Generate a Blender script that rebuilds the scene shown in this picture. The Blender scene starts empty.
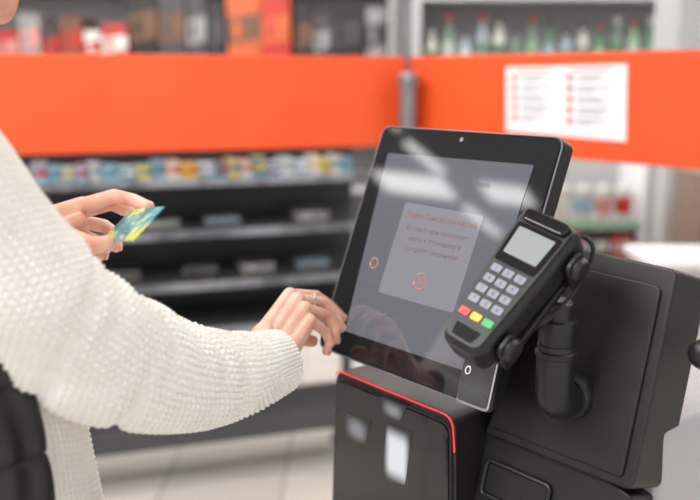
import bpy, bmesh, math, random
import numpy as np
from mathutils import Vector as V, Matrix
random.seed(4)
PI=math.pi
sc=bpy.context.scene
COL=sc.collection
try:
    sc.view_settings.view_transform='Standard'
    sc.view_settings.exposure=0.0
except Exception: pass

# ------------------------------------------------------------ camera
FP=850.0; PITCH=math.radians(11.5)
CAM=V((0,0,1.5)); RX=V((1,0,0)); UX=V((0,math.sin(PITCH),math.cos(PITCH))); FX=V((0,math.cos(PITCH),-math.sin(PITCH)))
cd=bpy.data.cameras.new('camera'); co=bpy.data.objects.new('camera',cd); COL.objects.link(co)
co.location=CAM; co.rotation_euler=(PI/2-PITCH,0,0)
cd.sensor_width=36; cd.lens=FP/700*36; cd.clip_start=.05
cd.dof.use_dof=True; cd.dof.focus_distance=1.12; cd.dof.aperture_fstop=2.1
sc.camera=co
def ray(px,py): return RX*((px-350)/FP)+UX*((250-py)/FP)+FX
def P(px,py,d): return CAM+ray(px,py)*d
def onp(px,py,p0,n):
    r=ray(px,py); return CAM+r*((p0-CAM).dot(n)/r.dot(n))
def camv(x,up,dep): return RX*x+UX*up+FX*dep

# ------------------------------------------------------------ materials
def mat(name,col,rough=.5,metal=0,noise=None,bump=0,bscale=200,emit=None,es=0,coat=0,sss=0,spec=None):
    m=bpy.data.materials.new(name); m.use_nodes=True
    nt=m.node_tree; b=nt.nodes['Principled BSDF']
    c=tuple(col)+(1,) if len(col)==3 else col
    b.inputs['Base Color'].default_value=c; b.inputs['Roughness'].default_value=rough; b.inputs['Metallic'].default_value=metal
    if coat: b.inputs['Coat Weight'].default_value=coat; b.inputs['Coat Roughness'].default_value=.03
    if spec is not None: b.inputs['Specular IOR Level'].default_value=spec
    if emit: b.inputs['Emission Color'].default_value=tuple(emit)+(1,); b.inputs['Emission Strength'].default_value=es
    if sss:
        b.inputs['Subsurface Weight'].default_value=sss; b.inputs['Subsurface Radius'].default_value=(.012,.004,.002); b.inputs['Subsurface Scale'].default_value=1.0
    tc=nt.nodes.new('ShaderNodeTexCoord')
    if noise:
        c2,scale,lo,hi=noise
        n=nt.nodes.new('ShaderNodeTexNoise'); n.inputs['Scale'].default_value=scale; n.inputs['Detail'].default_value=4
        r=nt.nodes.new('ShaderNodeMapRange'); r.inputs['From Min'].default_value=lo; r.inputs['From Max'].default_value=hi
        x=nt.nodes.new('ShaderNodeMix'); x.data_type='RGBA'; x.inputs[6].default_value=c; x.inputs[7].default_value=tuple(c2)+(1,)
        nt.links.new(tc.outputs['Object'],n.inputs['Vector']); nt.links.new(n.outputs['Fac'],r.inputs['Value'])
        nt.links.new(r.outputs['Result'],x.inputs[0]); nt.links.new(x.outputs[2],b.inputs['Base Color'])
    if bump:
        n=nt.nodes.new('ShaderNodeTexNoise'); n.inputs['Scale'].default_value=bscale; n.inputs['Detail'].default_value=3
        bp=nt.nodes.new('ShaderNodeBump'); bp.inputs['Strength'].default_value=bump; bp.inputs['Distance'].default_value=.001
        nt.links.new(tc.outputs['Object'],n.inputs['Vector']); nt.links.new(n.outputs['Fac'],bp.inputs['Height']); nt.links.new(bp.outputs['Normal'],b.inputs['Normal'])
    return m
def srgb(r,g,b):
    f=lambda c:(c/255/12.92) if c/255<=.04045 else ((c/255+.055)/1.055)**2.4
    return (f(r),f(g),f(b))
M={}
M['orange']=mat('orange_laminate',srgb(230,84,30),.55,noise=(srgb(224,76,25),3,.4,.7))
M['plastic']=mat('black_plastic',(.011,.010,.010),.42,bump=.25,bscale=900,noise=((.015,.014,.014),30,.3,.7))
M['plastic2']=mat('charcoal_plastic',(.015,.015,.017),.36,bump=.2,bscale=900)
M['gloss']=mat('glossy_black',(.004,.004,.005),.05,coat=.3,noise=((.006,.006,.008),4,.3,.7))
M['glassblk']=mat('screen_glass',(.008,.009,.012),.05,coat=1,noise=((.01,.011,.014),3,.3,.7))
M['silver']=mat('brushed_silver',(.6,.6,.62),.28,1,noise=((.5,.5,.52),60,.3,.7))
M['rim']=mat('dark_metal_rim',(.22,.22,.24),.4,.8,noise=((.17,.17,.19),60,.3,.7))
M['rglass']=mat('reader_glass',(.02,.022,.028),.08,coat=1,noise=((.045,.05,.06),14,.35,.7))
M['post']=mat('grey_post',(.26,.26,.27),.3,.6,noise=((.21,.21,.22),20,.3,.7))
M['dark']=mat('dark_shelf',(.035,.037,.043),.4,noise=((.05,.052,.06),5,.3,.7))
M['base']=mat('base_shelf_metal',(.055,.055,.06),.3,noise=((.07,.07,.076),5,.3,.7))
M['rail']=mat('shelf_rail',(.26,.27,.30),.4,noise=((.10,.105,.12),7,.42,.58))
M['white']=mat('white_paper',(.82,.83,.85),.6,noise=((.79,.80,.82),4,.3,.7))
M['lgrey']=mat('light_grey_panel',(.52,.53,.53),.45,noise=((.47,.48,.49),3,.3,.7))
M['red_led']=mat('red_light',(.8,.03,.03),.4,emit=(1,.04,.05),es=.95)
M['redtxt']=mat('red_print',srgb(205,60,55),.6)
M['gtxt']=mat('grey_print',srgb(120,125,135),.6)
M['wall']=mat('wall_paint',(.62,.62,.60),.7,noise=((.56,.56,.55),1.2,.3,.7))
M['ceil']=mat('ceiling_paint',(.45,.45,.45),.8,noise=((.38,.38,.38),1,.3,.7))
M['lamp']=mat('lamp_diffuser',(.9,.9,.9),.5,emit=(1,.98,.95),es=6)
M['skin']=mat('skin',srgb(229,183,162),.45,noise=(srgb(217,153,132),32,.42,.68),bump=.3,bscale=350,sss=.2)
M['nail']=mat('nail',srgb(230,182,170),.18,coat=.4)
M['lips']=mat('lips',srgb(196,105,100),.35)
M['hair']=mat('brown_hair',(.16,.09,.05),.5,noise=((.08,.045,.025),60,.4,.6))
M['eye']=mat('eye_white',(.8,.8,.8),.1)
M['knit']=mat('cream_wool',srgb(252,249,243),.9,noise=(srgb(246,242,235),40,.35,.7),bump=.35,bscale=900)
M['vest']=mat('black_quilted_nylon',(.014,.011,.013),.42,noise=((.022,.018,.02),20,.3,.7),bump=.3,bscale=300)
M['denim']=mat('dark_denim',(.02,.025,.04),.8,noise=((.03,.035,.055),150,.3,.7))
M['shoe']=mat('black_leather',(.02,.02,.02),.4)
M['gold']=mat('ring_silver',(.8,.76,.7),.15,1)
M['stone']=mat('ring_stone',(.75,.8,.85),.05,coat=1)
M['lcd']=mat('terminal_lcd',srgb(138,143,143),.12,coat=.6,emit=srgb(138,143,143),es=.22)
M['keyw']=mat('key_grey',srgb(136,139,152),.4)
M['keyt']=mat('key_print',srgb(40,42,52),.5)
M['kr']=mat('key_red',srgb(215,66,58),.35); M['ky']=mat('key_yellow',srgb(228,192,60),.35); M['kg']=mat('key_green',srgb(60,170,95),.35)

# floor tiles
m=mat('floor_tiles',(.55,.52,.47),.14); nt=m.node_tree; b=nt.nodes['Principled BSDF']
tc=nt.nodes.new('ShaderNodeTexCoord'); br=nt.nodes.new('ShaderNodeTexBrick'); br.offset=0
br.inputs['Scale'].default_value=1.0; br.inputs['Brick Width'].default_value=.45; br.inputs['Row Height'].default_value=.45; br.inputs['Mortar Size'].default_value=.006
br.inputs['Color1'].default_value=(.70,.65,.59,1); br.inputs['Color2'].default_value=(.62,.58,.53,1); br.inputs['Mortar'].default_value=(.42,.39,.36,1)
nt.links.new(tc.outputs['Object'],br.inputs['Vector']); nt.links.new(br.outputs['Color'],b.inputs['Base Color'])
M['floor']=m
# bank card
m=mat('card_print',(.1,.5,.5),.3,coat=.4); nt=m.node_tree; b=nt.nodes['Principled BSDF']
tc=nt.nodes.new('ShaderNodeTexCoord'); n=nt.nodes.new('ShaderNodeTexNoise'); n.inputs['Scale'].default_value=38; n.inputs['Detail'].default_value=2; n.inputs['Distortion'].default_value=1.2
cr=nt.nodes.new('ShaderNodeValToRGB'); cr.color_ramp.interpolation='CONSTANT'
e=cr.color_ramp.elements; e[0].position=0; e[0].color=srgb(35,105,120)+(1,); e[1].position=.42; e[1].color=srgb(70,155,165)+(1,)
for p_,c_ in((.54,srgb(215,205,60)),(.64,srgb(150,185,95))):
    k=e.new(p_); k.color=c_+(1,)
nt.links.new(tc.outputs['Object'],n.inputs['Vector']); nt.links.new(n.outputs['Fac'],cr.inputs['Fac']); nt.links.new(cr.outputs['Color'],b.inputs['Base Color'])
M['card']=m

# ------------------------------------------------------------ object helpers
def tag(o,label=None,cat=None,group=None,kind=None):
    if label: o['label']=label
    if cat: o['category']=cat
    if group: o['group']=group
    if kind: o['kind']=kind
    return o
def empty(name,loc,label,cat,group=None):
    o=bpy.data.objects.new(name,None); COL.objects.link(o); o.location=loc; o.empty_display_size=.05
    return tag(o,label,cat,group)
def rootloc(p):
    l=V((0,0,0))
    while p is not None: l+=p.location; p=p.parent
    return l
def link(name,me,mats,parent=None,origin=None,bevel=0,seg=3,smooth=True):
    """vertices of me are in world space; shift to the origin"""
    o=bpy.data.objects.new(name,me); COL.objects.link(o)
    for m_ in (mats if isinstance(mats,(list,tuple)) else [mats]): me.materials.append(M[m_] if isinstance(m_,str) else m_)
    if parent is not None:
        org=rootloc(parent); o.parent=parent; me.transform(Matrix.Translation(-org))
    else:
        if origin is None:
            n_=len(me.vertices); a=np.empty(n_*3); me.vertices.foreach_get('co',a); a=a.reshape(-1,3)
            origin=V(((a[:,0].min()+a[:,0].max())/2,(a[:,1].min()+a[:,1].max())/2,a[:,2].min()))
        me.transform(Matrix.Translation(-V(origin))); o.location=origin
    if smooth:
        me.polygons.foreach_set('use_smooth',[True]*len(me.polygons))
        if not bevel and len(me.polygons)<4000:       # flat faces stay flat: sharp edges by angle
            bm=bmesh.new(); bm.from_mesh(me)
            for e_ in bm.edges:
                if len(e_.link_faces)==2 and e_.calc_face_angle(0)>.75: e_.smooth=False
            bm.to_mesh(me); bm.free()
    if bevel:
        md=o.modifiers.new('bevel','BEVEL'); md.width=bevel; md.segments=seg; md.limit_method='ANGLE'; md.angle_limit=.6; md.harden_normals=True
    me.update()
    return o
def bmmesh(bm):
    bmesh.ops.recalc_face_normals(bm,faces=bm.faces[:])
    me=bpy.data.meshes.new('mesh'); bm.to_mesh(me); bm.free(); return me
def prism(bm,pts,vec,mi=0):
    a=[bm.verts.new(p) for p in pts]; b_=[bm.verts.new(V(p)+vec) for p in pts]; n=len(pts)
    fs=[bm.faces.new(a),bm.faces.new(b_[::-1])]
    for i in range(n): fs.append(bm.faces.new([a[i],b_[i],b_[(i+1)%n],a[(i+1)%n]]))
    for f in fs: f.material_index=mi
def face(bm,pts,mi=0):
    f=bm.faces.new([bm.verts.new(p) for p in pts]); f.material_index=mi
def box(bm,c,ax,ay,az,mi=0):
    """c corner, three edge vectors"""
    prism(bm,[c,c+ax,c+ax+ay,c+ay],az,mi)
def roundpoly(pts,r,seg=5):
    out=[]; n=len(pts)
    for i in range(n):
        p=V(pts[i]); a=(V(pts[i-1])-p); b_=(V(pts[(i+1)%n])-p)
        rr=r[i] if isinstance(r,(list,tuple)) else r
        la=min(rr,a.length*.45); lb=min(rr,b_.length*.45)
        p0=p+a.normalized()*la; p1=p+b_.normalized()*lb
        for k in range(seg+1):
            t=k/seg; out.append(p0*(1-t)**2+p*2*t*(1-t)+p1*t*t)
    return out
def tube(bm,pts,rad,n=16,caps=True,mi=0):
    pts=[V(p) for p in pts]; rings=[]
    t0=(pts[1]-pts[0]).normalized(); nrm=t0.orthogonal().normalized()
    for i,p in enumerate(pts):
        t=(pts[min(i+1,len(pts)-1)]-pts[max(i-1,0)])
        t=t.normalized() if t.length>1e-9 else t0
        nrm=(nrm-t*nrm.dot(t)).normalized(); bn=t.cross(nrm)
        r=rad[i] if isinstance(rad,(list,tuple)) else rad
        rings.append([bm.verts.new(p+nrm*(r*math.cos(2*PI*k/n))+bn*(r*math.sin(2*PI*k/n))) for k in range(n)])
    for a,b_ in zip(rings,rings[1:]):
        for k in range(n): bm.faces.new([a[k],a[(k+1)%n],b_[(k+1)%n],b_[k]]).material_index=mi
    if caps:
        bm.faces.new(rings[0][::-1]).material_index=mi; bm.faces.new(rings[-1]).material_index=mi
def lathe(bm,c,axis,prof,n=20,mi=0):
    """prof list of (radius, height)"""
    tube(bm,[c+axis*(h+1e-5*i) for i,(r,h) in enumerate(prof)],[max(r,1e-4) for r,h in prof],n,True,mi)
def lathe2(bm,c,prof,n=20,mi=None):
    rings=[[bm.verts.new(c+V((r*math.cos(2*PI*k/n),r*math.sin(2*PI*k/n),h))) for k in range(n)] for r,h in prof]
    for i,(a,b_) in enumerate(zip(rings,rings[1:])):
        for k in range(n): bm.faces.new([a[k],a[(k+1)%n],b_[(k+1)%n],b_[k]]).material_index=(mi[i] if mi else 0)
    bm.faces.new(rings[0][::-1]); f=bm.faces.new(rings[-1]); f.material_index=(mi[-1] if mi else 0)
def crspline(pts,n):
    pts=np.array(pts,float); pts=np.vstack([2*pts[0]-pts[1],pts,2*pts[-1]-pts[-2]]); m_=len(pts)-3
    out=[]
    for t in np.linspace(0,m_,n):
        i=min(int(t),m_-1); f=t-i; a,b_,c,d=pts[i:i+4]
        out.append(.5*((2*b_)+(-a+c)*f+(2*a-5*b_+4*c-d)*f*f+(-a+3*b_-3*c+d)*f**3))
    return np.array(out)
def textmesh(body,size,org,ax,ay,align='CENTER'):
    c=bpy.data.curves.new('t','FONT'); c.body=body; c.size=size; c.align_x=align; c.align_y='CENTER'
    o=bpy.data.objects.new('t',c); COL.objects.link(o); bpy.context.view_layer.update()
    dg=bpy.context.evaluated_depsgraph_get(); me=bpy.data.meshes.new_from_object(o.evaluated_get(dg))
    bpy.data.objects.remove(o); bpy.data.curves.remove(c)
    az=ax.cross(ay)
    mt=Matrix(((ax.x,ay.x,az.x,org.x),(ax.y,ay.y,az.y,org.y),(ax.z,ay.z,az.z,org.z),(0,0,0,1)))
    me.transform(mt); me.materials.clear(); return me
def gridmesh(pos,close_u=True):
    """pos [rows,cols,3]"""
    r,c,_=pos.shape
    idx=np.arange(r*c).reshape(r,c)
    if close_u: nx=np.roll(idx,-1,axis=1); a=idx[:-1];b_=nx[:-1];c_=nx[1:];d=idx[1:]
    else: a=idx[:-1,:-1];b_=idx[:-1,1:];c_=idx[1:,1:];d=idx[1:,:-1]
    q=np.stack([a,b_,c_,d],-1).reshape(-1,4)
    me=bpy.data.meshes.new('grid'); me.vertices.add(r*c); me.vertices.foreach_set('co',pos.reshape(-1).astype(np.float32))
    me.loops.add(q.size); me.loops.foreach_set('vertex_index',q.reshape(-1).astype(np.int32))
    me.polygons.add(len(q)); me.polygons.foreach_set('loop_start',np.arange(0,q.size,4,dtype=np.int32)); me.polygons.foreach_set('loop_total',np.full(len(q),4,dtype=np.int32))
    me.update(calc_edges=True); me.validate(); return me
def joinmesh(meshes,idx=None):
    """join world-space meshes; idx gives each one its material slot"""
    bm=bmesh.new()
    for j,m_ in enumerate(meshes):
        n0=len(bm.faces); bm.from_mesh(m_); bm.faces.ensure_lookup_table()
        if idx is not None:
            for f in bm.faces[n0:]: f.material_index=idx[j]
    me=bpy.data.meshes.new('joined'); bm.to_mesh(me); bm.free(); return me
def blobs(chains,voxel,smooth=6,fac=.5):
    """chains: lists of (point, radius); voxel-remeshed to one continuous skin"""
    bm=bmesh.new()
    for ch in chains:
        for (p0,r0),(p1,r1) in zip(ch,ch[1:]):
            L=(p1-p0).length; n=max(1,int(L/(min(r0,r1)*.3)))
            for k in range(n+1):
                t=k/n
                bmesh.ops.create_icosphere(bm,subdivisions=2,radius=r0*(1-t)+r1*t,matrix=Matrix.Translation(p0*(1-t)+p1*t))
    me=bpy.data.meshes.new('b'); bm.to_mesh(me); bm.free()
    o=bpy.data.objects.new('b',me); COL.objects.link(o)
    md=o.modifiers.new('r','REMESH'); md.mode='VOXEL'; md.voxel_size=voxel
    if smooth: s=o.modifiers.new('s','SMOOTH'); s.factor=fac; s.iterations=smooth
    bpy.context.view_layer.update()
    out=bpy.data.meshes.new_from_object(o.evaluated_get(bpy.context.evaluated_depsgraph_get()))
    bpy.data.objects.remove(o); return out

# ------------------------------------------------------------ room
def slab(name,c,s,mt,label,kind='structure'):
    bm=bmesh.new(); c=V(c); box(bm,c,V((s[0],0,0)),V((0,s[1],0)),V((0,0,s[2])))
    return tag(link(name,bmmesh(bm),mt,smooth=False),label,'room',kind=kind)
slab('floor',(-12,-3,-.1),(19,13,.1),'floor','pale beige tiled shop floor')
slab('wall_back',(-12,9,0),(19,.1,3.3),'wall','pale back wall of the shop')
slab('wall_left',(-12.1,-3,0),(.1,12,3.3),'wall','pale left wall of the shop')
slab('wall_right',(7,-3,0),(.1,12,3.3),'wall','pale right wall of the shop')
slab('ceiling',(-12,-3,3.3),(19,12,.1),'ceil','pale grey shop ceiling')

ORD=['first','second','third','fourth','fifth','sixth','seventh','eighth','ninth','tenth','eleventh','twelfth','thirteenth','fourteenth','fifteenth','sixteenth','seventeenth','eighteenth','nineteenth','twentieth']+['%d%s'%(k_,{1:'st',2:'nd',3:'rd'}.get(k_%10,'th')) for k_ in range(21,60)]
Zv=V((0,0,1))
# kiosk frame (needed for the lights that mirror in its glass too)
u=V((.647,-.763,0)).normalized(); mm=V((.763,.647,0)).normalized()
T=math.radians(22); vt=(mm*math.sin(T)+Zv*math.cos(T)); nt_=(u.cross(vt)).normalized()
if nt_.y>0: nt_=-nt_
O=P(318,347,1.35)
# ceiling lamps
k=0
def lamp(c,ax,L,w_,label):
    ay=Zv.cross(ax)
    r=empty('ceiling_light',(c.x,c.y,3.3),label,'ceiling light','ceiling lights over the shop')
    def B(l,wd,z0,h): 
        bm=bmesh.new(); o0=V((c.x,c.y,z0))-ax*(l/2)-ay*(wd/2); box(bm,o0,ax*l,ay*wd,Zv*h); return bmmesh(bm)
    link('lamp_housing',B(L,w_,3.24,.06),'lgrey',r,bevel=.008); link('diffuser',B(L-.06,w_-.04,3.225,.016),'lamp',r)
for yy in (-1.0,1.3,3.6,5.9):
    for xx in (-2.4,0.2,2.6,5.0):
        lamp(V((xx,yy,0)),V((0,1,0)),1.36,.18,'long white ceiling light, %s from the left in row %s from the back wall'%(ORD[k%4],['four','three','two','one'][k//4])); k+=1
def mirror(px,py):
    r=ray(px,py).normalized(); p=onp(px,py,O,nt_); r2=r-nt_*(2*r.dot(nt_)); t=(3.23-p.z)/r2.z; return p+r2*t
for (a_,b_,w_,nm) in (((378,181),(452,190),.26,'nearest the kiosk screen'),((403,140),(446,176),.12,'slanting one above the long aisle'),((482,192),(534,199),.22,'over the far left aisle'),((462,205),(502,238),.12,'slanting one over the checkout area')):
    p1=mirror(*a_); p2=mirror(*b_); d=(p2-p1); d.z=0
    if d.length<8 : lamp((p1+p2)/2,d.normalized(),d.length,w_,'broad white ceiling light left of the shopper, '+nm)
def area(name,loc,size,energy,target,col=(1,.97,.93)):
    l=bpy.data.lights.new(name,'AREA'); l.shape='RECTANGLE'; l.size=size[0]; l.size_y=size[1]; l.energy=energy; l.color=col
    o=bpy.data.objects.new(name,l); COL.objects.link(o); o.location=loc
    o.rotation_euler=(V(target)-V(loc)).to_track_quat('-Z','Y').to_euler(); return o
area('added_fill_light',(-1.6,.2,3.15),(1.4,1.0),105,(-.3,1.0,1.0),(1,.985,.965))  # area lights added for soft fill, apart from the modelled ceiling fixtures
area('added_fill_light',(1.6,1.2,3.15),(1.5,1.5),25,(.4,1.5,1.0))
area('added_fill_light',(-.8,4.6,3.15),(4,2),120,(-.8,4.6,0))
area('added_fill_light',(-1.5,2.2,3.15),(3,1),55,(-1.2,3.5,0))
area('added_fill_light',(3,4.5,3.15),(3,2),90,(3,4.5,0))
w=bpy.data.worlds.new('world'); sc.world=w; w.use_nodes=True
w.node_tree.nodes['Background'].inputs[0].default_value=(1,.985,.965,1); w.node_tree.nodes['Background'].inputs[1].default_value=1.12

# ------------------------------------------------------------ orange partitions
CN=V((.2115,3.163,0)); LA=V((-1.112,2.755,0)); RA=V((.947,2.35,0))
ld=(LA-CN).normalized(); rd=(RA-CN).normalized()      # away from the corner
lb=V((-ld.y,ld.x,0)); lb=lb if lb.y>0 else -lb        # behind, away from the camera
rb=V((-rd.y,rd.x,0)); rb=rb if rb.y>0 else -rb
Z0,Z1=1.251,1.573
def L3(s,t,z): return CN+ld*s+lb*t+Zv*z
def R3(s,t,z): return CN+rd*s+rb*t+Zv*z
def bigpanel(nm,F,length,label,foot):
    r=empty(nm,F(length/2,.02,0),label,'panel')
    bm=bmesh.new(); prism(bm,[F(.01,0,Z0),F(length,0,Z0),F(length,.035,Z0),F(.01,.035,Z0)],Zv*(Z1-Z0)); link('board',bmmesh(bm),'orange',r,bevel=.004)
    for s in foot:
        bm=bmesh.new(); prism(bm,[F(s-.02,.037,0),F(s+.02,.037,0),F(s+.02,.075,0),F(s-.02,.075,0)],Zv*(Z1-.03)); link('upright',bmmesh(bm),'post',r,bevel=.003)
    return r
bigpanel('partition_panel',L3,2.3,'wide orange panel above the dark empty shelves','')
bigpanel('partition_panel',R3,1.7,'orange panel with the white notice fixed to it',(1.66,))
# corner post
bm=bmesh.new(); c=CN+V((-.005,-.10,0))
lathe2(bm,c,[(.06,0),(.06,.012),(.033,.02),(.033,1.475),(.039,1.478),(.040,1.50),(.037,1.512),(.02,1.516)],28)
o=tag(link('corner_post',bmmesh(bm),'post',origin=c),'round grey metal post in front of the corner of the orange panels','post')
bm=bmesh.new(); prism(bm,[CN+V((-.013,.05,0)),CN+V((.013,.05,0)),CN+V((.013,.08,0)),CN+V((-.013,.08,0))],Zv*2.7)
tag(link('upright_rail',bmmesh(bm),'post',bevel=.003),'thin grey upright rising above the corner of the orange panels','post')
# notice
q=[onp(a,b_,R3(0,-.004,0),rb) for a,b_ in((506,67),(627,64),(626,142),(506,131))]
r=empty('notice_sheet',(q[2]+q[3])/2,'white printed notice with two red and grey columns on the orange panel','sign')
bm=bmesh.new(); prism(bm,q,rb*.003); link('sheet',bmmesh(bm),'white',r,smooth=False)
def bil(u_,v_): return (q[0]*(1-u_)+q[1]*u_)*(1-v_)+(q[3]*(1-u_)+q[2]*u_)*v_ - rb*.0012
for cx in (0,.48):
    bm=bmesh.new()
    def bar(u0,v0,u1,v1,mi): face(bm,[bil(u0,v0),bil(u1,v0),bil(u1,v1),bil(u0,v1)],mi)
    for i in range(5):
        v0=.14+i*.15
        face(bm,[bil(.08+cx+.028*math.cos(t*PI/5),v0+.03+.045*math.sin(t*PI/5)) for t in range(10)],0)
        for j,wd in enumerate(((.22,.17),(.26,.14),(.19,.23),(.25,.2),(.21,.12))[i]):
            bar(.14+cx,v0+j*.05,.14+cx+wd,v0+j*.05+.018,1)
    bar(.1+cx*.96,.05,.4+cx,.07,0)
    link('print_column',bmmesh(bm),['redtxt','gtxt'],r,smooth=False)

# ------------------------------------------------------------ dark shelf unit below left panel
su=empty('shelf_unit',L3(1.1,.2,0),'dark metal shelf unit below the wide orange panel','shelf')
SZ=(1.150,.965,.775,.60)
for z in SZ:
    bm=bmesh.new(); prism(bm,[L3(.1,.04,z-.022),L3(2.2,.04,z-.022),L3(2.2,.44,z-.022),L3(.1,.44,z-.022)],Zv*.022); sh=link('shelf_board',bmmesh(bm),'base',su,bevel=.003)
    bm=bmesh.new(); prism(bm,[L3(.1,.028,z-.026),L3(2.2,.028,z-.026),L3(2.2,.038,z-.026),L3(.1,.038,z-.026)],Zv*.030); link('price_rail',bmmesh(bm),'rail',sh,bevel=.002)
bm=bmesh.new(); prism(bm,[L3(.1,.445,.56),L3(2.2,.445,.56),L3(2.2,.46,.56),L3(.1,.46,.56)],Zv*.74); link('back_panel',bmmesh(bm),'dark',su)
for s in (.09,2.22):
    bm=bmesh.new(); prism(bm,[L3(s-.02,.463,0),L3(s+.02,.463,0),L3(s+.02,.50,0),L3(s-.02,.50,0)],Zv*1.4); link('upright',bmmesh(bm),'dark',su,bevel=.003)
bm=bmesh.new(); prism(bm,[L3(.1,.0,.17),L3(2.2,.0,.17),L3(2.2,.30,.17),L3(.1,.30,.17)],Zv*.08); link('base_shelf',bmmesh(bm),'base',su,bevel=.006)
for s in (.2,2.1):
    for t in (.06,.26):
        bm=bmesh.new(); lathe2(bm,L3(s,t,0),[(.03,0),(.03,.02),(.015,.03),(.015,.17)],12); link('foot',bmmesh(bm),'post',su)

# ------------------------------------------------------------ goods
pc={}
def cm(rgb):
    if rgb not in pc: pc[rgb]=mat('pack_%d'%len(pc),srgb(*rgb),.4,noise=(srgb(*[min(255,int(c_*.85)) for c_ in rgb]),30,.4,.7))
    return pc[rgb]
def pack(c,ax,bk,w_,d_,h_,c1,c2,name,label,cat,group,lean=0):
    """carton: body with folded top flap and a printed band on its front"""
    bm=bmesh.new(); o0=c-ax*(w_/2)
    box(bm,o0,ax*w_,bk*d_,Zv*h_,0)
    prism(bm,[o0+ax*(w_*.04)+Zv*h_,o0+ax*(w_*.96)+Zv*h_,o0+ax*(w_*.96)+bk*(d_*.55)+Zv*h_,o0+ax*(w_*.04)+bk*(d_*.55)+Zv*h_],Zv*.0015,1)
    e_=-bk*.0012
    face(bm,[o0+ax*(w_*.0)+Zv*h_*.28+e_,o0+ax*w_+Zv*h_*.36+e_,o0+ax*w_+Zv*h_*.74+e_,o0+Zv*h_*.66+e_],1)
    pts=[o0+ax*(w_*(.3+.14*math.cos(t*PI/6)))+Zv*(h_*(.5+.14*math.sin(t*PI/6)))+e_*1.6 for t in range(12)]
    face(bm,pts,0)
    return tag(link(name,bmmesh(bm),[cm(c1),cm(c2)],origin=c,smooth=False),label,cat,group)
CH=(70,66,66); BRN=(112,78,56); RD=(190,48,38); OR_=(205,95,45)
CN_={ (60,140,160):'teal',(225,225,220):'white',(60,90,165):'blue',(225,200,80):'yellow',RD:'red',(130,180,105):'green',OR_:'orange',(150,185,210):'sky-blue',CH:'charcoal',BRN:'brown',(150,150,150):'grey',(215,150,145):'pink',(34,30,30):'black'}
cols=[(60,140,160),(225,225,220),(60,90,165),(225,200,80),RD,(130,180,105),OR_,(150,185,210)]
s=.19; i=0
while s<2.1 and i<44:
    w_=random.choice((.036,.042,.05,.058)); c1=random.choice(cols[:4]+cols[7:]*2+cols[1:2]*2); c2=random.choice([c_ for c_ in cols if c_!=c1])
    pack(L3(s+w_/2,.05+random.uniform(0,.03),SZ[0]+.0005),-ld,lb,w_,.09,random.uniform(.042,.068),c1,c2,'snack_pack','small %s and %s pack, %s from the corner post'%(CN_[c1],CN_[c2],ORD[i]),'pack','small packs on the top dark shelf')
    s+=w_+.004; i+=1
for lv,(z,nm) in enumerate(((SZ[1],'middle'),(SZ[2],'lower'))):
    s=.25
    for i in range(6):
        c1=random.choice([(150,150,150),CH,(225,225,220)]); c2=random.choice([(150,185,210),CH] if c1!=CH else [(150,150,150),(215,150,145)])
        w_=.13
        pack(L3(s+w_/2,.18,z+.0005),-ld,lb,w_,.1,random.uniform(.016,.028),c1,c2,'flat_box','flat %s box on %s dark shelf, %s from the corner post'%(CN_[c1],nm,ORD[i]),'box','flat boxes on the %s dark shelf'%nm)
        s+=random.uniform(.2,.36)
# far gondola with big goods above the left orange panel
X1,Y1=V((1,0,0)),V((0,1,0))
def gondola(name,x0,x1,y,zs,label,back='lgrey',brd='lgrey'):
    g=empty(name,((x0+x1)/2,y+.25,0),label,'shelf')
    bm=bmesh.new(); box(bm,V((x0,y+.5,0)),X1*(x1-x0),Y1*.03,Zv*2.5); link('back_panel',bmmesh(bm),back,g)
    for z in zs:
        bm=bmesh.new(); box(bm,V((x0,y,z-.03)),X1*(x1-x0),Y1*.5,Zv*.03); link('shelf_board',bmmesh(bm),brd,g,bevel=.004)
    for x in (x0-.03,x1):
        bm=bmesh.new(); box(bm,V((x,y,0)),X1*.03,Y1*.53,Zv*2.5); link('side_panel',bmmesh(bm),brd,g,bevel=.004)
    return g
M['gback']=mat('grey_back_panel',(.22,.215,.21),.5,noise=((.28,.27,.27),2,.3,.7))
gondola('display_shelving',-2.4,.24,5.4,(.3,.8,1.25,1.58,2.12),'far grey shelving seen above the wide orange panel','gback')
big=[((2,22),RD,(215,150,145),.20),((24,44),(150,150,150),(215,150,145),.30),((46,62),CH,RD,.22),((64,86),BRN,RD,.28),((88,104),(225,225,220),RD,.2),((106,130),RD,(225,225,220),.24),((134,160),(34,30,30),BRN,.45),((162,188),CH,BRN,.42),((190,208),CH,(150,150,150),.40),((210,226),(34,30,30),CH,.37),
 ((229,262),OR_,BRN,.42),((263,291),RD,OR_,.41),((296,312),(34,30,30),BRN,.34),((314,330),CH,(150,150,150),.28),((332,362),(34,30,30),CH,.36),((366,384),(150,150,150),CH,.34)]
for i,((a,b_),c1,c2,h_) in enumerate(big):
    xa=(a-350)/FP*5.35; xb=(b_-350)/FP*5.35
    pack(V(((xa+xb)/2,5.43,1.5805)),X1,Y1,(xb-xa),.3,h_,c1,c2,'carton','%s carton with %s print on the far shelving, %s from the left'%(CN_[c1],CN_[c2],ORD[i]),'carton','cartons on the far shelving')
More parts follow.
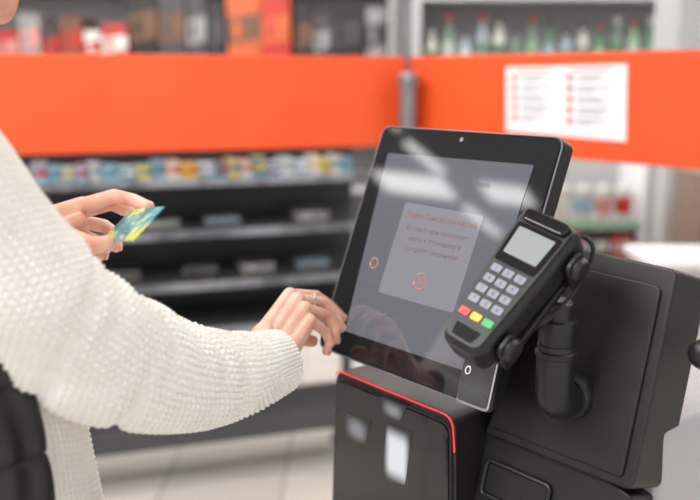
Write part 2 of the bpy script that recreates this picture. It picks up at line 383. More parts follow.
def bottle(c,r,h_,c1,c2,c3,name,label,cat,group,jar=False):
    bm=bmesh.new()
    if jar: pr=[(r*.9,0),(r,.01),(r,h_*.2),(r,h_*.21),(r,h_*.68),(r,h_*.69),(r*.9,h_*.78),(r*.93,h_*.8),(r*.93,h_*.98),(r*.85,h_)]; mi=[0,0,0,1,0,0,2,2,2,2]
    else: pr=[(r*.9,0),(r,.01),(r,h_*.18),(r,h_*.19),(r,h_*.5),(r,h_*.51),(r*.85,h_*.62),(r*.38,h_*.76),(r*.36,h_*.88),(r*.42,h_*.89),(r*.42,h_*.99),(r*.35,h_)]; mi=[0,0,0,1,0,0,0,0,2,2,2,2]
    lathe2(bm,c,pr,14,mi)
    return tag(link(name,bmmesh(bm),[cm(c1),cm(c2),cm(c3)],origin=c),label,cat,group)
gondola('display_shelving',.38,2.35,4.7,(.3,1.54,1.93),'far pale shelving of bottles seen above the orange panel with the notice')
pal=[(150,180,150),(190,200,190),(120,145,130),(215,215,205),(95,130,105),(165,182,192)]
pn=['pale-green','pale-grey','grey-green','cream','green','pale-blue']
for i in range(20):
    x=.45+i*.092; k1=random.randrange(6); k2=(k1+random.randrange(1,6))%6; 
    bottle(V((x,4.80,1.5405)),.036,random.uniform(.2,.3),pal[k1],pal[k2],random.choice([CH,RD,(225,225,220)]),'bottle','%s bottle above the notice with %s label, %s from the left'%(pn[k1],pn[k2],ORD[i]),'bottle','bottles on the far shelf')
# right low shelving with jars below the orange panel
g=empty('jar_shelf',(1.04,4.05,0),'white shelf with a green price rail holding jars, right of the screen','shelf')
zj=1.5+3.95*((250-222)/FP*.98-.199); zp=1.5+3.95*((250-262)/FP*.98-.199)
for z in (.25,zp,zj):
    bm=bmesh.new(); box(bm,V((.75,3.9,z-.025)),X1*.60,Y1*.35,Zv*.025); sh=link('shelf_board',bmmesh(bm),'lgrey',g,bevel=.003)
    bm=bmesh.new(); box(bm,V((.75,3.885,z-.035)),X1*.60,Y1*.013,Zv*.04); tag(link('price_rail',bmmesh(bm),cm((160,195,170)),sh,bevel=.002),'green price rail')
for x in (.72,1.35):
    bm=bmesh.new(); box(bm,V((x,3.89,0)),X1*.03,Y1*.4,Zv*1.26); link('side_panel',bmmesh(bm),'white',g,bevel=.003)
bm=bmesh.new(); box(bm,V((.75,4.26,0)),X1*.60,Y1*.02,Zv*1.26); link('back_panel',bmmesh(bm),'lgrey',g)
for i in range(6):
    c2=[(215,150,145),RD,(225,225,220),(150,185,210)][i%4]
    bottle(V((.81+i*.095,3.96,zj+.0005)),.038,.16,(215,210,205),c2,(225,225,220),'jar','white-lidded jar with %s label, %s from the left above the green rail'%(CN_[c2],ORD[i]),'jar','jars on the green-railed shelf',True)
for i in range(5):
    c1=[RD,(225,225,220),RD,CH][i%4]; c2=(225,225,220) if c1!=(225,225,220) else RD
    pack(V((.82+i*.115,3.93,zp+.0005)),X1,Y1,.1,.12,.115,c1,c2,'tea_box','%s and %s box below the jars, %s from the left'%(CN_[c1],CN_[c2],ORD[i]),'box','boxes below the jars')
# white pillar, brown board, counter
bm=bmesh.new(); box(bm,V((1.39,3.72,0)),X1*.13,Y1*.3,Zv*2.9)
o=link('shop_pillar',bmmesh(bm),'lgrey',bevel=.01); tag(o,'pale square pillar right of the jar shelf','pillar')
c=empty('wooden_cabinet',(1.54,3.25,0),'brownish cabinet at the right edge beyond the kiosk','cabinet')
bm=bmesh.new(); box(bm,V((1.33,3.16,0)),X1*.42,Y1*.3,Zv*1.14); link('body',bmmesh(bm),cm((150,130,118)),c,bevel=.004)
bm=bmesh.new(); box(bm,V((1.335,3.14,.02)),X1*.41,Y1*.018,Zv*1.10); dd=link('door',bmmesh(bm),cm((160,140,126)),c,bevel=.004)
bm=bmesh.new(); tube(bm,[V((1.36,3.14,1.0)),V((1.36,3.12,1.01)),V((1.36,3.12,1.09)),V((1.36,3.14,1.10))],.005,8); link('handle',bmmesh(bm),'silver',dd)
c=empty('side_counter',(1.35,2.85,0),'pale counter top at the right edge behind the kiosk','counter')
bm=bmesh.new(); box(bm,V((1.0,2.75,.87)),X1*.9,Y1*.3,Zv*.03); link('worktop',bmmesh(bm),'white',c,bevel=.006)
bm=bmesh.new(); box(bm,V((1.03,2.78,0)),X1*.84,Y1*.25,Zv*.87); link('cabinet_body',bmmesh(bm),'lgrey',c,bevel=.004)

# ------------------------------------------------------------ kiosk
W_=.350; H_=.370
def S(a,b_,c_=0): return O+u*a+vt*b_+nt_*c_
def spx(px,py,c_=0):
    """pixel -> point on the tilted screen plane"""
    return onp(px,py,S(0,0,c_),nt_)
kbase=O+u*.25+mm*.25; kbase.z=0
K=empty('self_checkout_kiosk',kbase,'black self-checkout kiosk with tilted touch screen and red light strip','kiosk')
# touch screen
hs=[S(0,0),S(W_,0),S(W_,H_),S(0,H_)]
bm=bmesh.new(); prism(bm,roundpoly(hs,.016,6),-nt_*.026)
ts=link('touch_screen',bmmesh(bm),'plastic2',K,bevel=.004)
bm=bmesh.new(); rim=roundpoly([S(.001,.001,.0002),S(W_-.001,.001,.0002),S(W_-.001,H_-.001,.0002),S(.001,H_-.001,.0002)],.016,6)
tube(bm,rim+[rim[0]],.0012,6,False); link('metal_rim',bmmesh(bm),'rim',ts)
bm=bmesh.new(); prism(bm,roundpoly([S(.0035,.0035,.0006),S(W_-.0035,.0035,.0006),S(W_-.0035,H_-.0035,.0006),S(.0035,H_-.0035,.0006)],.014,6),nt_*.0016); link('glass_front',bmmesh(bm),'glassblk',ts)
bm=bmesh.new(); lathe(bm,S(W_*.5,H_-.014,.0023),nt_,[(.0035,0),(.0035,.0004)],12); link('camera_lens',bmmesh(bm),'rim',ts)
# lit display area, glossy
DM=mat('display_image',(.02,.022,.028),.06,emit=srgb(122,124,133),es=.72,coat=1)
DP=mat('display_dialog',(.02,.02,.03),.06,emit=srgb(160,158,166),es=.80,coat=1)
DT=mat('display_text',(.01,.01,.02),.1,emit=srgb(146,116,114),es=.75)
DH=mat('display_heading',(.05,.01,.01),.1,emit=srgb(176,104,88),es=.78)
DR=mat('display_icon',(.1,.02,.02),.1,emit=srgb(205,132,110),es=.85)
dq=[(388,153),(534,165),(468,372),(345,331)]
d4=[spx(a,b_,.0025) for a,b_ in dq]
bm=bmesh.new(); prism(bm,roundpoly(d4,.003,3),nt_*.0004); link('display',bmmesh(bm),DM,ts,smooth=False)
g4=[spx(a,b_,.0031) for a,b_ in((406,202),(484,216),(453,313),(378,292))]
bm=bmesh.new(); prism(bm,roundpoly(g4,.004,3),nt_*.0003); link('dialog_box',bmmesh(bm),DP,ts,smooth=False)
def line(body,px,py,size): return textmesh(body,size,spx(px,py,.0036),u,vt)
link('dialog_heading',line('Оплата банковской картой',440,220,.0108),DH,ts,smooth=False)
tm=[line('Вставьте или приложите',437,233,.0104),line('карту к терминалу и',434,243,.0104),line('следуйте указаниям',431,253,.0104)]
link('dialog_text',joinmesh(tm),DT,ts,smooth=False)
cc=spx(420,281,.0037)
bm=bmesh.new()
ring_=[cc+u*(.012*math.cos(2*PI*k/28))+vt*(.012*math.sin(2*PI*k/28)) for k in range(29)]
tube(bm,ring_,.0007,6,False); link('countdown_ring',bmmesh(bm),DR,ts)
link('countdown_digit',line('0',420,281,.016),DR,ts,smooth=False)
bm=bmesh.new(); cc=spx(374,263,.0036)
tube(bm,[cc+u*(.008*math.cos(2*PI*k/24))+vt*(.008*math.sin(2*PI*k/24)) for k in range(25)],.0011,6,False); link('icon',bmmesh(bm),DR,ts)
link('menu_text',line('Корзина',366,284,.008),DT,ts,smooth=False)
link('menu_text',line('Итого',482,185,.010),DT,ts,smooth=False)
link('menu_text',line('Справка',362,300,.007),DT,ts,smooth=False)
# neck of the screen
bm=bmesh.new(); prism(bm,[S(.10,.08,-.028),S(.26,.08,-.028),S(.26,.24,-.028),S(.10,.24,-.028)],-nt_*.05); link('screen_mount',bmmesh(bm),'plastic',K,bevel=.01)
# scanner unit below screen
p0=O+mm*.010
def sp(px,py,off=0): return onp(px,py,p0+mm*off,mm)
a=sp(336,369); b_=sp(455,418)
ztop=a.z; b_=V((b_.x,b_.y,ztop)); wS=(b_-a).dot(u)
def SC(x,z,y=0): return a+u*x+Zv*z+mm*y
bm=bmesh.new(); prism(bm,roundpoly([SC(0,0),SC(wS,0),SC(wS+.012,-.30),SC(-.016,-.30)],[.022,.022,.004,.004],6),mm*.11)
so=link('scanner_unit',bmmesh(bm),'plastic',K,bevel=.004)
bm=bmesh.new(); prism(bm,roundpoly([SC(.008,-.015,-.001),SC(wS-.009,-.015,-.001),SC(wS+.000,-.285,-.001),SC(-.006,-.285,-.001)],[.016,.016,.003,.003],6),-mm*.003)
link('scanner_glass',bmmesh(bm),'gloss',so)
bm=bmesh.new(); fr=roundpoly([SC(.006,-.013,-.001),SC(wS-.007,-.013,-.001),SC(wS+.002,-.287,-.001),SC(-.008,-.287,-.001)],[.016,.016,.003,.003],6); tube(bm,fr+[fr[0]],.0022,8,False); link('glass_frame',bmmesh(bm),'plastic2',so)
pp=roundpoly([SC(.000,-.010,-.001),SC(.006,-.001,-.001),SC(wS-.004,-.001,-.001),SC(wS+.0015,-.05,-.001)],[.001,.012,.018,.001],8)[6:]
bm=bmesh.new(); tube(bm,pp,[.0011]*(len(pp)-1)+[.0003],8); link('red_light_strip',bmmesh(bm),'red_led',so)
def softreflection(name,col,es,edge=.24):
    """emission that paints a reflection on the glass and fades towards its edges"""
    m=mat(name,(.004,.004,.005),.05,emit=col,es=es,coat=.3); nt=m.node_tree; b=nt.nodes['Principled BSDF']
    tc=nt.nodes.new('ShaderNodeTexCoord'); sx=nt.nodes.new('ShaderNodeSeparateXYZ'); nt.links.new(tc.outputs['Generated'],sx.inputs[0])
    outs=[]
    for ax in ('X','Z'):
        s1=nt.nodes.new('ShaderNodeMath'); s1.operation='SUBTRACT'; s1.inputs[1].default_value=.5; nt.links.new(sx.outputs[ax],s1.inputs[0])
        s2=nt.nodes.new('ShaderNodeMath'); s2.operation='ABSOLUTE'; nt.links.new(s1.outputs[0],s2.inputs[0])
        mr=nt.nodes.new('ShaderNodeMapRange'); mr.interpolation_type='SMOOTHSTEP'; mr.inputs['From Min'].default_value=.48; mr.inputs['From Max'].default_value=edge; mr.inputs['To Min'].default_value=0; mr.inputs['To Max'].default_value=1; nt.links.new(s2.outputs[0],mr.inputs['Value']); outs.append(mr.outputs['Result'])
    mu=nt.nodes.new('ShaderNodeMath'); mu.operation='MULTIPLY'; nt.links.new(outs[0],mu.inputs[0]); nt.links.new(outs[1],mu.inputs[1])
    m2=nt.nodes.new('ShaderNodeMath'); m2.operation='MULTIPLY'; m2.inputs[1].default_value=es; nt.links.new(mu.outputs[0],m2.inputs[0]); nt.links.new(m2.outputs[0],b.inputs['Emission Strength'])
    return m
LM=softreflection('painted_reflection',(.92,.95,1),.8,.2); LM2=softreflection('painted_reflection_dim',(.75,.78,.85),.3,.05)
for w_,mt_ in ((((387,423),(412,432),(405,485),(382,479)),LM),(((346,412),(371,421),(365,446),(343,438)),LM2),(((380,396),(407,406),(400,421),(379,415)),LM2)):  # glowing patches laid on the scanner glass to paint pale reflections
    bm=bmesh.new(); face(bm,[onp(x,y,SC(0,0,-.0045),mm) for x,y in w_]); link('painted_reflection_patch',bmmesh(bm),mt_,so,smooth=False)

# receipt housing right
T2=math.radians(17); v2=mm*math.sin(T2)+Zv*math.cos(T2); n2=-(mm*math.cos(T2)-Zv*math.sin(T2))
B0=P(487,428,1.18)
def fp(px,py,off=0): return onp(px,py,B0+n2*off,n2)
outer=[fp(484,433),fp(632,492),fp(678,270),fp(556,243)]
bm=bmesh.new(); prism(bm,roundpoly(outer,[.006,.014,.012,.012],6),-n2*.085)
rh=link('receipt_housing',bmmesh(bm),'plastic',K,bevel=.006,seg=4)
inner=[fp(490,426,.0005),fp(623,478,.0005),fp(663,287,.0005),fp(558,262,.0005)]
bm=bmesh.new(); prism(bm,roundpoly(inner,[.006,.008,.010,.010],6),n2*.0045); link('cover_panel',bmmesh(bm),'plastic',rh,bevel=.003)
# lower fascia
c1=fp(486,437,-.012); c2=fp(630,496,-.012)
fw=(c2-c1).dot(u)
def FA(x,z,o_=0): return c1+u*x+(-v2)*z+n2*o_
bm=bmesh.new(); prism(bm,[FA(-.055,-.07,-.004),FA(fw,0,-.004),FA(fw,.34,-.004),FA(-.055,.34,-.004)],-n2*.06); fo=link('front_panel',bmmesh(bm),'plastic',K,bevel=.004)
bm=bmesh.new()
x0=.012; x1=fw*.52; z0=.028; z1=.075
fr=roundpoly([FA(x0,z0,0),FA(x1,z0,0),FA(x1,z1,0),FA(x0,z1,0)],.008,4)
tube(bm,fr+[fr[0]],.003,8,False); link('slot_frame',bmmesh(bm),'plastic2',fo)
bm=bmesh.new(); prism(bm,roundpoly([FA(x0+.004,z0+.004,-.002),FA(x1-.004,z0+.004,-.002),FA(x1-.004,z1-.004,-.002),FA(x0+.004,z1-.004,-.002)],.005,3),n2*.0005); link('receipt_slot',bmmesh(bm),'plastic',fo)
# body column
def KB(x,y,z): q_=O+u*x+mm*y; return V((q_.x,q_.y,z))
xr=(fp(632,492)-O).dot(u)
bm=bmesh.new(); prism(bm,[KB(.09,.125,0),KB(xr+.002,.125,0),KB(xr+.002,.50,0),KB(.09,.50,0)],Zv*(1.075)); link('column',bmmesh(bm),'lgrey',K,bevel=.012)
bm=bmesh.new(); prism(bm,[KB(.02,.03,0),KB(xr-.02,.03,0),KB(xr-.02,.13,0),KB(.02,.13,0)],Zv*(.80)); link('front_cabinet',bmmesh(bm),'plastic',K,bevel=.01)
bm=bmesh.new(); prism(bm,[KB(.0,-.06,.66),KB(.34,-.06,.66),KB(.34,.12,.66),KB(.0,.12,.66)],Zv*.025); link('counter',bmmesh(bm),'plastic2',K,bevel=.006)
# right knob
kc=P(700,356,1.0); bm=bmesh.new()
lathe(bm,kc+mm*.03,-mm,[(.006,-.08),(.008,0),(.015,.004),(.018,.018),(.017,.028),(.012,.034),(.002,.036)],20); link('side_handle',bmmesh(bm),'plastic2',K)
# pole arm
fl=fp(573,396,.005); base=fl-mm*.040
bm=bmesh.new(); lathe(bm,fl,-mm,[(.029,-.01),(.029,.006),(.026,.010),(.02,.011)],28); link('wall_flange',bmmesh(bm),'plastic2',K,bevel=.0)
path=[fl-mm*.004,fl-mm*.022]
for k in range(1,9):
    t=k/8*PI/2; path.append(fl-mm*(.022+.018*math.sin(t))+Zv*(.018*(1-math.cos(t))))
path+= [base+Zv*.05,base+Zv*.078]
bm=bmesh.new(); tube(bm,path,.0235,28); link('pole_elbow',bmmesh(bm),'plastic2',K)
bm=bmesh.new(); lathe(bm,base+Zv*.062,Zv,[(.024,0),(.0258,.0015),(.0258,.0075),(.024,.009)],28); link('collar',bmmesh(bm),'plastic',K)
ptop=base+Zv*.128
bm=bmesh.new(); lathe(bm,base+Zv*.078,Zv,[(.022,0),(.0225,.002),(.0225,.03),(.018,.032),(.018,.052),(.014,.056)],28); link('pole_head',bmmesh(bm),'plastic2',K)

# ------------------------------------------------------------ card terminal
TW=camv(.70,-.40,-.61).normalized(); TL_=camv(.585,.745,.20); TL_=(TL_-TW*TL_.dot(TW)).normalized()
TN=TW.cross(TL_).normalized()
if TN.y>0: TN=-TN
TC=P(507,278,.985)
def TT(w,l,n=0): return TC+TW*w+TL_*l+TN*n
TR_=empty('card_terminal',TT(0,0,-.025),'black card payment terminal with grey keypad leaning on a pole mount','card reader')
prof=[(-.029,-.100),(.029,-.100),(.034,-.04),(.039,.03),(.042,.096),(-.042,.096),(-.039,.03),(-.034,-.04)]
bm=bmesh.new(); prism(bm,roundpoly([TT(w,l,0) for w,l in prof],[.016,.016,.012,.012,.020,.020,.012,.012],6),-TN*.052)
link('body',bmmesh(bm),'plastic2',TR_,bevel=.013,seg=5)
bm=bmesh.new(); prism(bm,roundpoly([TT(w*.86,l*.94,.0004) for w,l in prof],[.012,.012,.01,.01,.014,.014,.01,.01],5),TN*.0022)
link('face_plate',bmmesh(bm),'plastic',TR_,bevel=.0012)
bm=bmesh.new(); prism(bm,roundpoly([TT(-.030,.072,.003),TT(.030,.072,.003),TT(.032,.090,.003),TT(-.032,.090,.003)],.009,5),TN*.006); tag(link('printer_cover',bmmesh(bm),'gloss',TR_,bevel=.003),'glossy black paper cover')
bm=bmesh.new(); prism(bm,roundpoly([TT(-.028,.014,.0028),TT(.028,.014,.0028),TT(.031,.070,.0028),TT(-.031,.070,.0028)],.004,4),TN*.001); sf=link('screen_frame',bmmesh(bm),'gloss',TR_)
bm=bmesh.new(); prism(bm,roundpoly([TT(-.023,.026,.004),TT(.023,.026,.004),TT(.0255,.064,.004),TT(-.0255,.064,.004)],.002,3),TN*.0005); tag(link('lcd_screen',bmmesh(bm),'lcd',TR_,smooth=False),'grey lit display')
def key(w,l,kw,kl,mt,txt=None,lab=None):
    bm=bmesh.new(); prism(bm,roundpoly([TT(w-kw,l-kl,.002),TT(w+kw,l-kl,.002),TT(w+kw,l+kl,.002),TT(w-kw,l+kl,.002)],.002,4),TN*.0022); me=bmmesh(bm)
    if txt:
        tme=textmesh(txt,.0072,TT(w,l,.0044),TW,TL_); me=joinmesh([me,tme],[0,1])
    o=link('key',me,[mt,'keyt'],TR_,smooth=False)
    if lab: o['label']=lab
for i,rowt in enumerate(('123','456','789','*0#')):
    for j,t in enumerate(rowt): key((-.0168+.0168*j),.004-.0150*i,.0067,.0048,'keyw',t)
for j,(mt,lb_) in enumerate((('kr','red cancel key'),('ky','yellow correction key'),('kg','green confirm key'))): key((-.0168+.0168*j),-.060,.0067,.0046,mt,None,lb_)
bm=bmesh.new(); prism(bm,roundpoly([TT(-.014,-.090,.0018),TT(.014,-.090,.0018),TT(.018,-.074,.0018),TT(-.018,-.074,.0018)],.003,3),TN*.0012); link('card_slot_lip',bmmesh(bm),'gloss',TR_)
# grip ribs on the right flank
for k in range(7):
    l=-.03+.011*k; hw=.0348+.00007*1000*(l+.04)*.06
    bm=bmesh.new(); tube(bm,[TT(hw,l,-.012),TT(hw+.0012,l+.002,-.024),TT(hw,l+.004,-.036)],[.0012,.0016,.0012],8); link('grip_rib',bmmesh(bm),'plastic',TR_)
# cradle (belongs to the kiosk)
bm=bmesh.new(); prism(bm,roundpoly([TT(-.034,-.080,-.0535),TT(.036,-.080,-.0535),TT(.040,.085,-.0535),TT(-.038,.085,-.0535)],.012,5),-TN*.012)
cr_=link('terminal_cradle',bmmesh(bm),'plastic',K,bevel=.003)
for l,hw in ((.060,.047),(-.064,.038)):
    bm=bmesh.new(); prism(bm,roundpoly([TT(hw-.003,l-.018,-.062),TT(hw-.003,l+.018,-.062),TT(hw-.003,l+.014,-.014),TT(hw-.003,l-.014,-.014)],.009,4),TW*.006); link('cradle_arm',bmmesh(bm),'plastic',cr_,bevel=.0015)
    bm=bmesh.new(); lathe(bm,TT(hw+.003,l,-.032),TW,[(.0150,0),(.0150,.004),(.012,.008),(.001,.0085)],24); link('cradle_knob',bmmesh(bm),'plastic2',cr_)
bm=bmesh.new()
tube(bm,[TT(.005,-.01,-.062),TT(.008,-.015,-.074),(TT(.01,-.02,-.082)+ptop)/2,ptop-Zv*.004],[.019,.018,.017,.0165],20); link('tilt_joint',bmmesh(bm),'plastic2',K)
# cable
cp=[TT(.024,.092,-.03),TT(.032,.102,-.034),TT(.044,.098,-.044),TT(.048,.080,-.056),TT(.046,.045,-.068),TT(.040,.010,-.070),TT(.028,-.005,-.064)]
cp=[V(p) for p in crspline([tuple(p) for p in cp],80)]
bm=bmesh.new(); tube(bm,cp,.0026,8); link('cable',bmmesh(bm),'plastic',TR_)
# contactless reader under the corner of the screen
rp=[onp(x,y,S(0,0,.012),nt_) for x,y in((455,401),(487,413),(502,345),(464,357))]
bm=bmesh.new(); prism(bm,roundpoly(rp,.006,4),-nt_*.010); cr2=link('contactless_reader',bmmesh(bm),'silver',K,bevel=.002)
rc=sum(rp,V((0,0,0)))/4
rp2=[rc+(p-rc)*.90+nt_*.0006 for p in rp]
bm=bmesh.new(); prism(bm,roundpoly(rp2,.005,4),nt_*.001); link('reader_glass',bmmesh(bm),'rglass',cr2)
bm=bmesh.new(); c_=onp(468,370,S(0,0,.0145),nt_)
tube(bm,[c_+u*(.004*math.cos(2*PI*k/20))+vt*(.005*math.sin(2*PI*k/20)) for k in range(21)],.0009,6,False); link('reader_icon',bmmesh(bm),'white',cr2)

# ------------------------------------------------------------ person
fwd=V((.756,.65,0)).normalized(); rgt=V((.65,-.756,0)).normalized()
SR=P(-68,182,.82); TC0=SR-rgt*.17; TC0.z=0
SLs=SR-rgt*.34
PR=empty('person',V((TC0.x,TC0.y,0)),'person in cream chunky knit sweater holding a card and touching the screen','person')
# hands
def hand(j,N):
    ch=[]; fr={'index':.0092,'middle':.0095,'ring':.0091,'pinky':.0081}
    for nme,r0 in fr.items():
        kx=j[nme]; rr=[r0*1.12,r0*1.0,r0*.90,r0*.80]
        ch.append(list(zip(kx,rr)))
        ch.append([(j['wr_'+nme],.0165),(j['wr_'+nme]*.5+kx[0]*.5,.0138),(kx[0]+N*.001,r0*1.22)])
    t=j['thumb']; ch.append(list(zip(t,[.015,.0128,.0112,.0095])))
    ch.append([(j['wr_index'],.016),(t[0],.0155),((j['index'][0]*.6+t[1]*.4),.009)])
    ks=[j[n][0] for n in('index','middle','ring','pinky')]; ws=[j['wr_'+n] for n in('index','middle','ring','pinky')]
    for f in (.25,.4,.55,.7,.85,.95):
        pts=[ws[i]*(1-f)+ks[i]*f - N*.0025 for i in range(4)]
        ch.append([(p,.0128-.0025*f) for p in pts])
    ch.append([(j['fore'],.029),((ws[0]+ws[3])/2,.024)])
    ch.append([(j['fore'],.026),(ws[0],.019)]); ch.append([(j['fore'],.026),(ws[3],.018)])
    return blobs(ch,.0013,7,.5)
def nails(j,N):
    out=[]
    for nme in('index','middle','ring','pinky','thumb'):
        a_,b_,c_=j[nme][1],j[nme][2],j[nme][3]
        d1=(b_-a_).normalized(); d2=(c_-b_).normalized(); nn=d1-d2*d1.dot(d2)
        if nn.length<.12: nn=N-d2*N.dot(d2)
        nn.normalize(); sd=d2.cross(nn)
        r=.0052 if nme!='pinky' else .0044
        bm=bmesh.new()
        mt=Matrix(((sd.x*r*.95,d2.x*r*1.2,nn.x*.0018,0),(sd.y*r*.95,d2.y*r*1.2,nn.y*.0018,0),(sd.z*r*.95,d2.z*r*1.2,nn.z*.0018,0),(0,0,0,1)))
        c0=c_-d2*.0005+nn*(.0064 if nme!='thumb' else .0082)
        bmesh.ops.create_uvsphere(bm,u_segments=14,v_segments=8,radius=1,matrix=Matrix.Translation(c0)@mt)
        me=bpy.data.meshes.new('n'); bm.to_mesh(me); bm.free(); out.append(me)
    return out
pj=lambda *a:[P(*x) for x in a]
tip=spx(343,318,.0085)
RH={'index':pj((290,295,1.268),(316,296,1.298),(331,306,1.310))+[tip],
 'middle':pj((298,300,1.255),(323,303,1.285),(337,315,1.292),(341,328,1.290)),
 'ring':pj((305,309,1.241),(327,316,1.265),(336,329,1.268),(335,340,1.264)),
 'pinky':pj((310,321,1.227),(326,332,1.244),(330,343,1.245),(326,351,1.241)),
 'thumb':pj((276,338,1.212),(290,336,1.255),(302,339,1.280),(312,341,1.288)),
 'wr_index':P(264,335,1.200),'wr_middle':P(269,343,1.193),'wr_ring':P(275,352,1.186),'wr_pinky':P(282,361,1.179),'fore':P(256,362,1.14)}
NR=camv(.1,.75,-.65).normalized()
LH={'index':pj((82,206,1.03),(114,196,1.03),(133,200,1.025),(147,206,1.012)),
 'middle':pj((78,212,1.05),(111,203,1.055),(130,212,1.045),(136,224,1.03)),
 'ring':pj((75,221,1.065),(104,226,1.08),(118,236,1.07),(116,247,1.055)),
 'pinky':pj((72,230,1.08),(94,240,1.09),(106,248,1.08),(102,256,1.065)),
 'thumb':pj((54,233,1.035),(75,240,1.00),(94,246,.985),(108,243,.973)),
 'wr_index':P(38,222,1.055),'wr_middle':P(37,227,1.065),'wr_ring':P(36,233,1.077),'wr_pinky':P(35,240,1.085),'fore':P(0,240,1.09)}
NL=camv(-.1,.75,.6).normalized()
# rest of the body
ELr=P(98,354,.93); WRr=P(260,360,1.15)
ELl=V((SLs.x+.03,SLs.y+.05,1.12)); WRl=LH['fore']
chin=P(8,26,.985); hf=V((.733,.63,-.25)).normalized(); hu=(Zv-hf*hf.z).normalized(); hr=hf.cross(hu)
Hc=chin-hf*.080+hu*.110
def tp(x,f,z): return V((TC0.x,TC0.y,z))+rgt*x+fwd*f
bch=[[(SR,.05),(ELr,.036),(WRr,.026)],[(SLs,.05),(ELl,.036),(WRl,.027)],
 [(SR,.05),(SLs,.05)],[(tp(0,0,1.36),.10),(tp(0,.01,1.15),.11),(tp(0,.03,.95),.115)],[(tp(.07,0,1.3),.08),(tp(.07,.03,.95),.10)],[(tp(-.07,0,1.3),.08),(tp(-.07,.03,.95),.10)],
 [(tp(0,0,1.40),.06),(Hc-hu*.07-hf*.02,.052)],
 [(Hc+hu*.025-hf*.02,.088),(Hc-hf*.0+hu*.02,.084)],[(Hc-hu*.02+hf*.015,.072),(Hc-hu*.07+hf*.042,.045),(chin-hf*.016+hu*.018,.023)],
 [(Hc-hu*.06+hr*.035,.032),(chin-hf*.02+hu*.02,.02)],[(Hc-hu*.06-hr*.035,.032),(chin-hf*.02+hu*.02,.02)],
 [(Hc+hf*.088+hu*.015,.008),(Hc+hf*.103-hu*.025,.011)],[(Hc+hf*.095-hu*.028+hr*.011,.008),(Hc+hf*.095-hu*.028-hr*.011,.008)],
 [(Hc+hr*.078-hf*.01,.016),(Hc+hr*.08-hf*.012+hu*.01,.02)],[(Hc-hr*.078-hf*.01,.016),(Hc-hr*.08-hf*.012+hu*.01,.02)]]
for sg in(1,-1):
    bch.append([(tp(.09*sg,.03,.90),.09),(tp(.095*sg,.03,.50),.055),(tp(.095*sg,0,.10),.038)]); bch.append([(tp(.095*sg,0,.06),.036),(tp(.10*sg,.13,.035),.028)])
me=joinmesh([blobs(bch,.006,6,.5),hand(RH,NR),hand(LH,NL)]+nails(RH,NR)+nails(LH,NL),[0,0,0]+[1]*10)
link('body',me,['skin','nail'],PR)
# lips, eyes, hair
bm=bmesh.new(); lc=Hc+hf*.083-hu*.055
tube(bm,[lc-hr*.024-hf*.012,lc-hr*.012+hu*.003,lc+hu*.001,lc+hr*.012+hu*.003,lc+hr*.024-hf*.012],[.001,.005,.0055,.005,.001],10)
tube(bm,[lc-hr*.022-hf*.012-hu*.002,lc-hr*.010-hu*.009,lc+hr*.010-hu*.009,lc+hr*.022-hf*.012-hu*.002],[.001,.006,.006,.001],10); link('lips',bmmesh(bm),'lips',PR)
for sg in(1,-1):
    bm=bmesh.new(); bmesh.ops.create_uvsphere(bm,u_segments=16,v_segments=10,radius=.0125,matrix=Matrix.Translation(Hc+hf*.076+hr*.031*sg+hu*.012)); e_=link('eye',bmmesh(bm),'eye',PR)
    bm=bmesh.new(); lathe(bm,Hc+hf*.0875+hr*.031*sg+hu*.011,hf,[(.005,0),(.0045,.0015),(.001,.0018)],14); link('iris',bmmesh(bm),'hair',e_)
hch=[[(Hc+hu*.04-hf*.035,.096),(Hc+hu*.045-hf*.01,.092)],[(Hc+hu*.01-hf*.06,.08),(Hc-hu*.10-hf*.075,.05),(Hc-hu*.16-hf*.085,.03)]]
link('hair',blobs(hch,.005,5),'hair',PR)

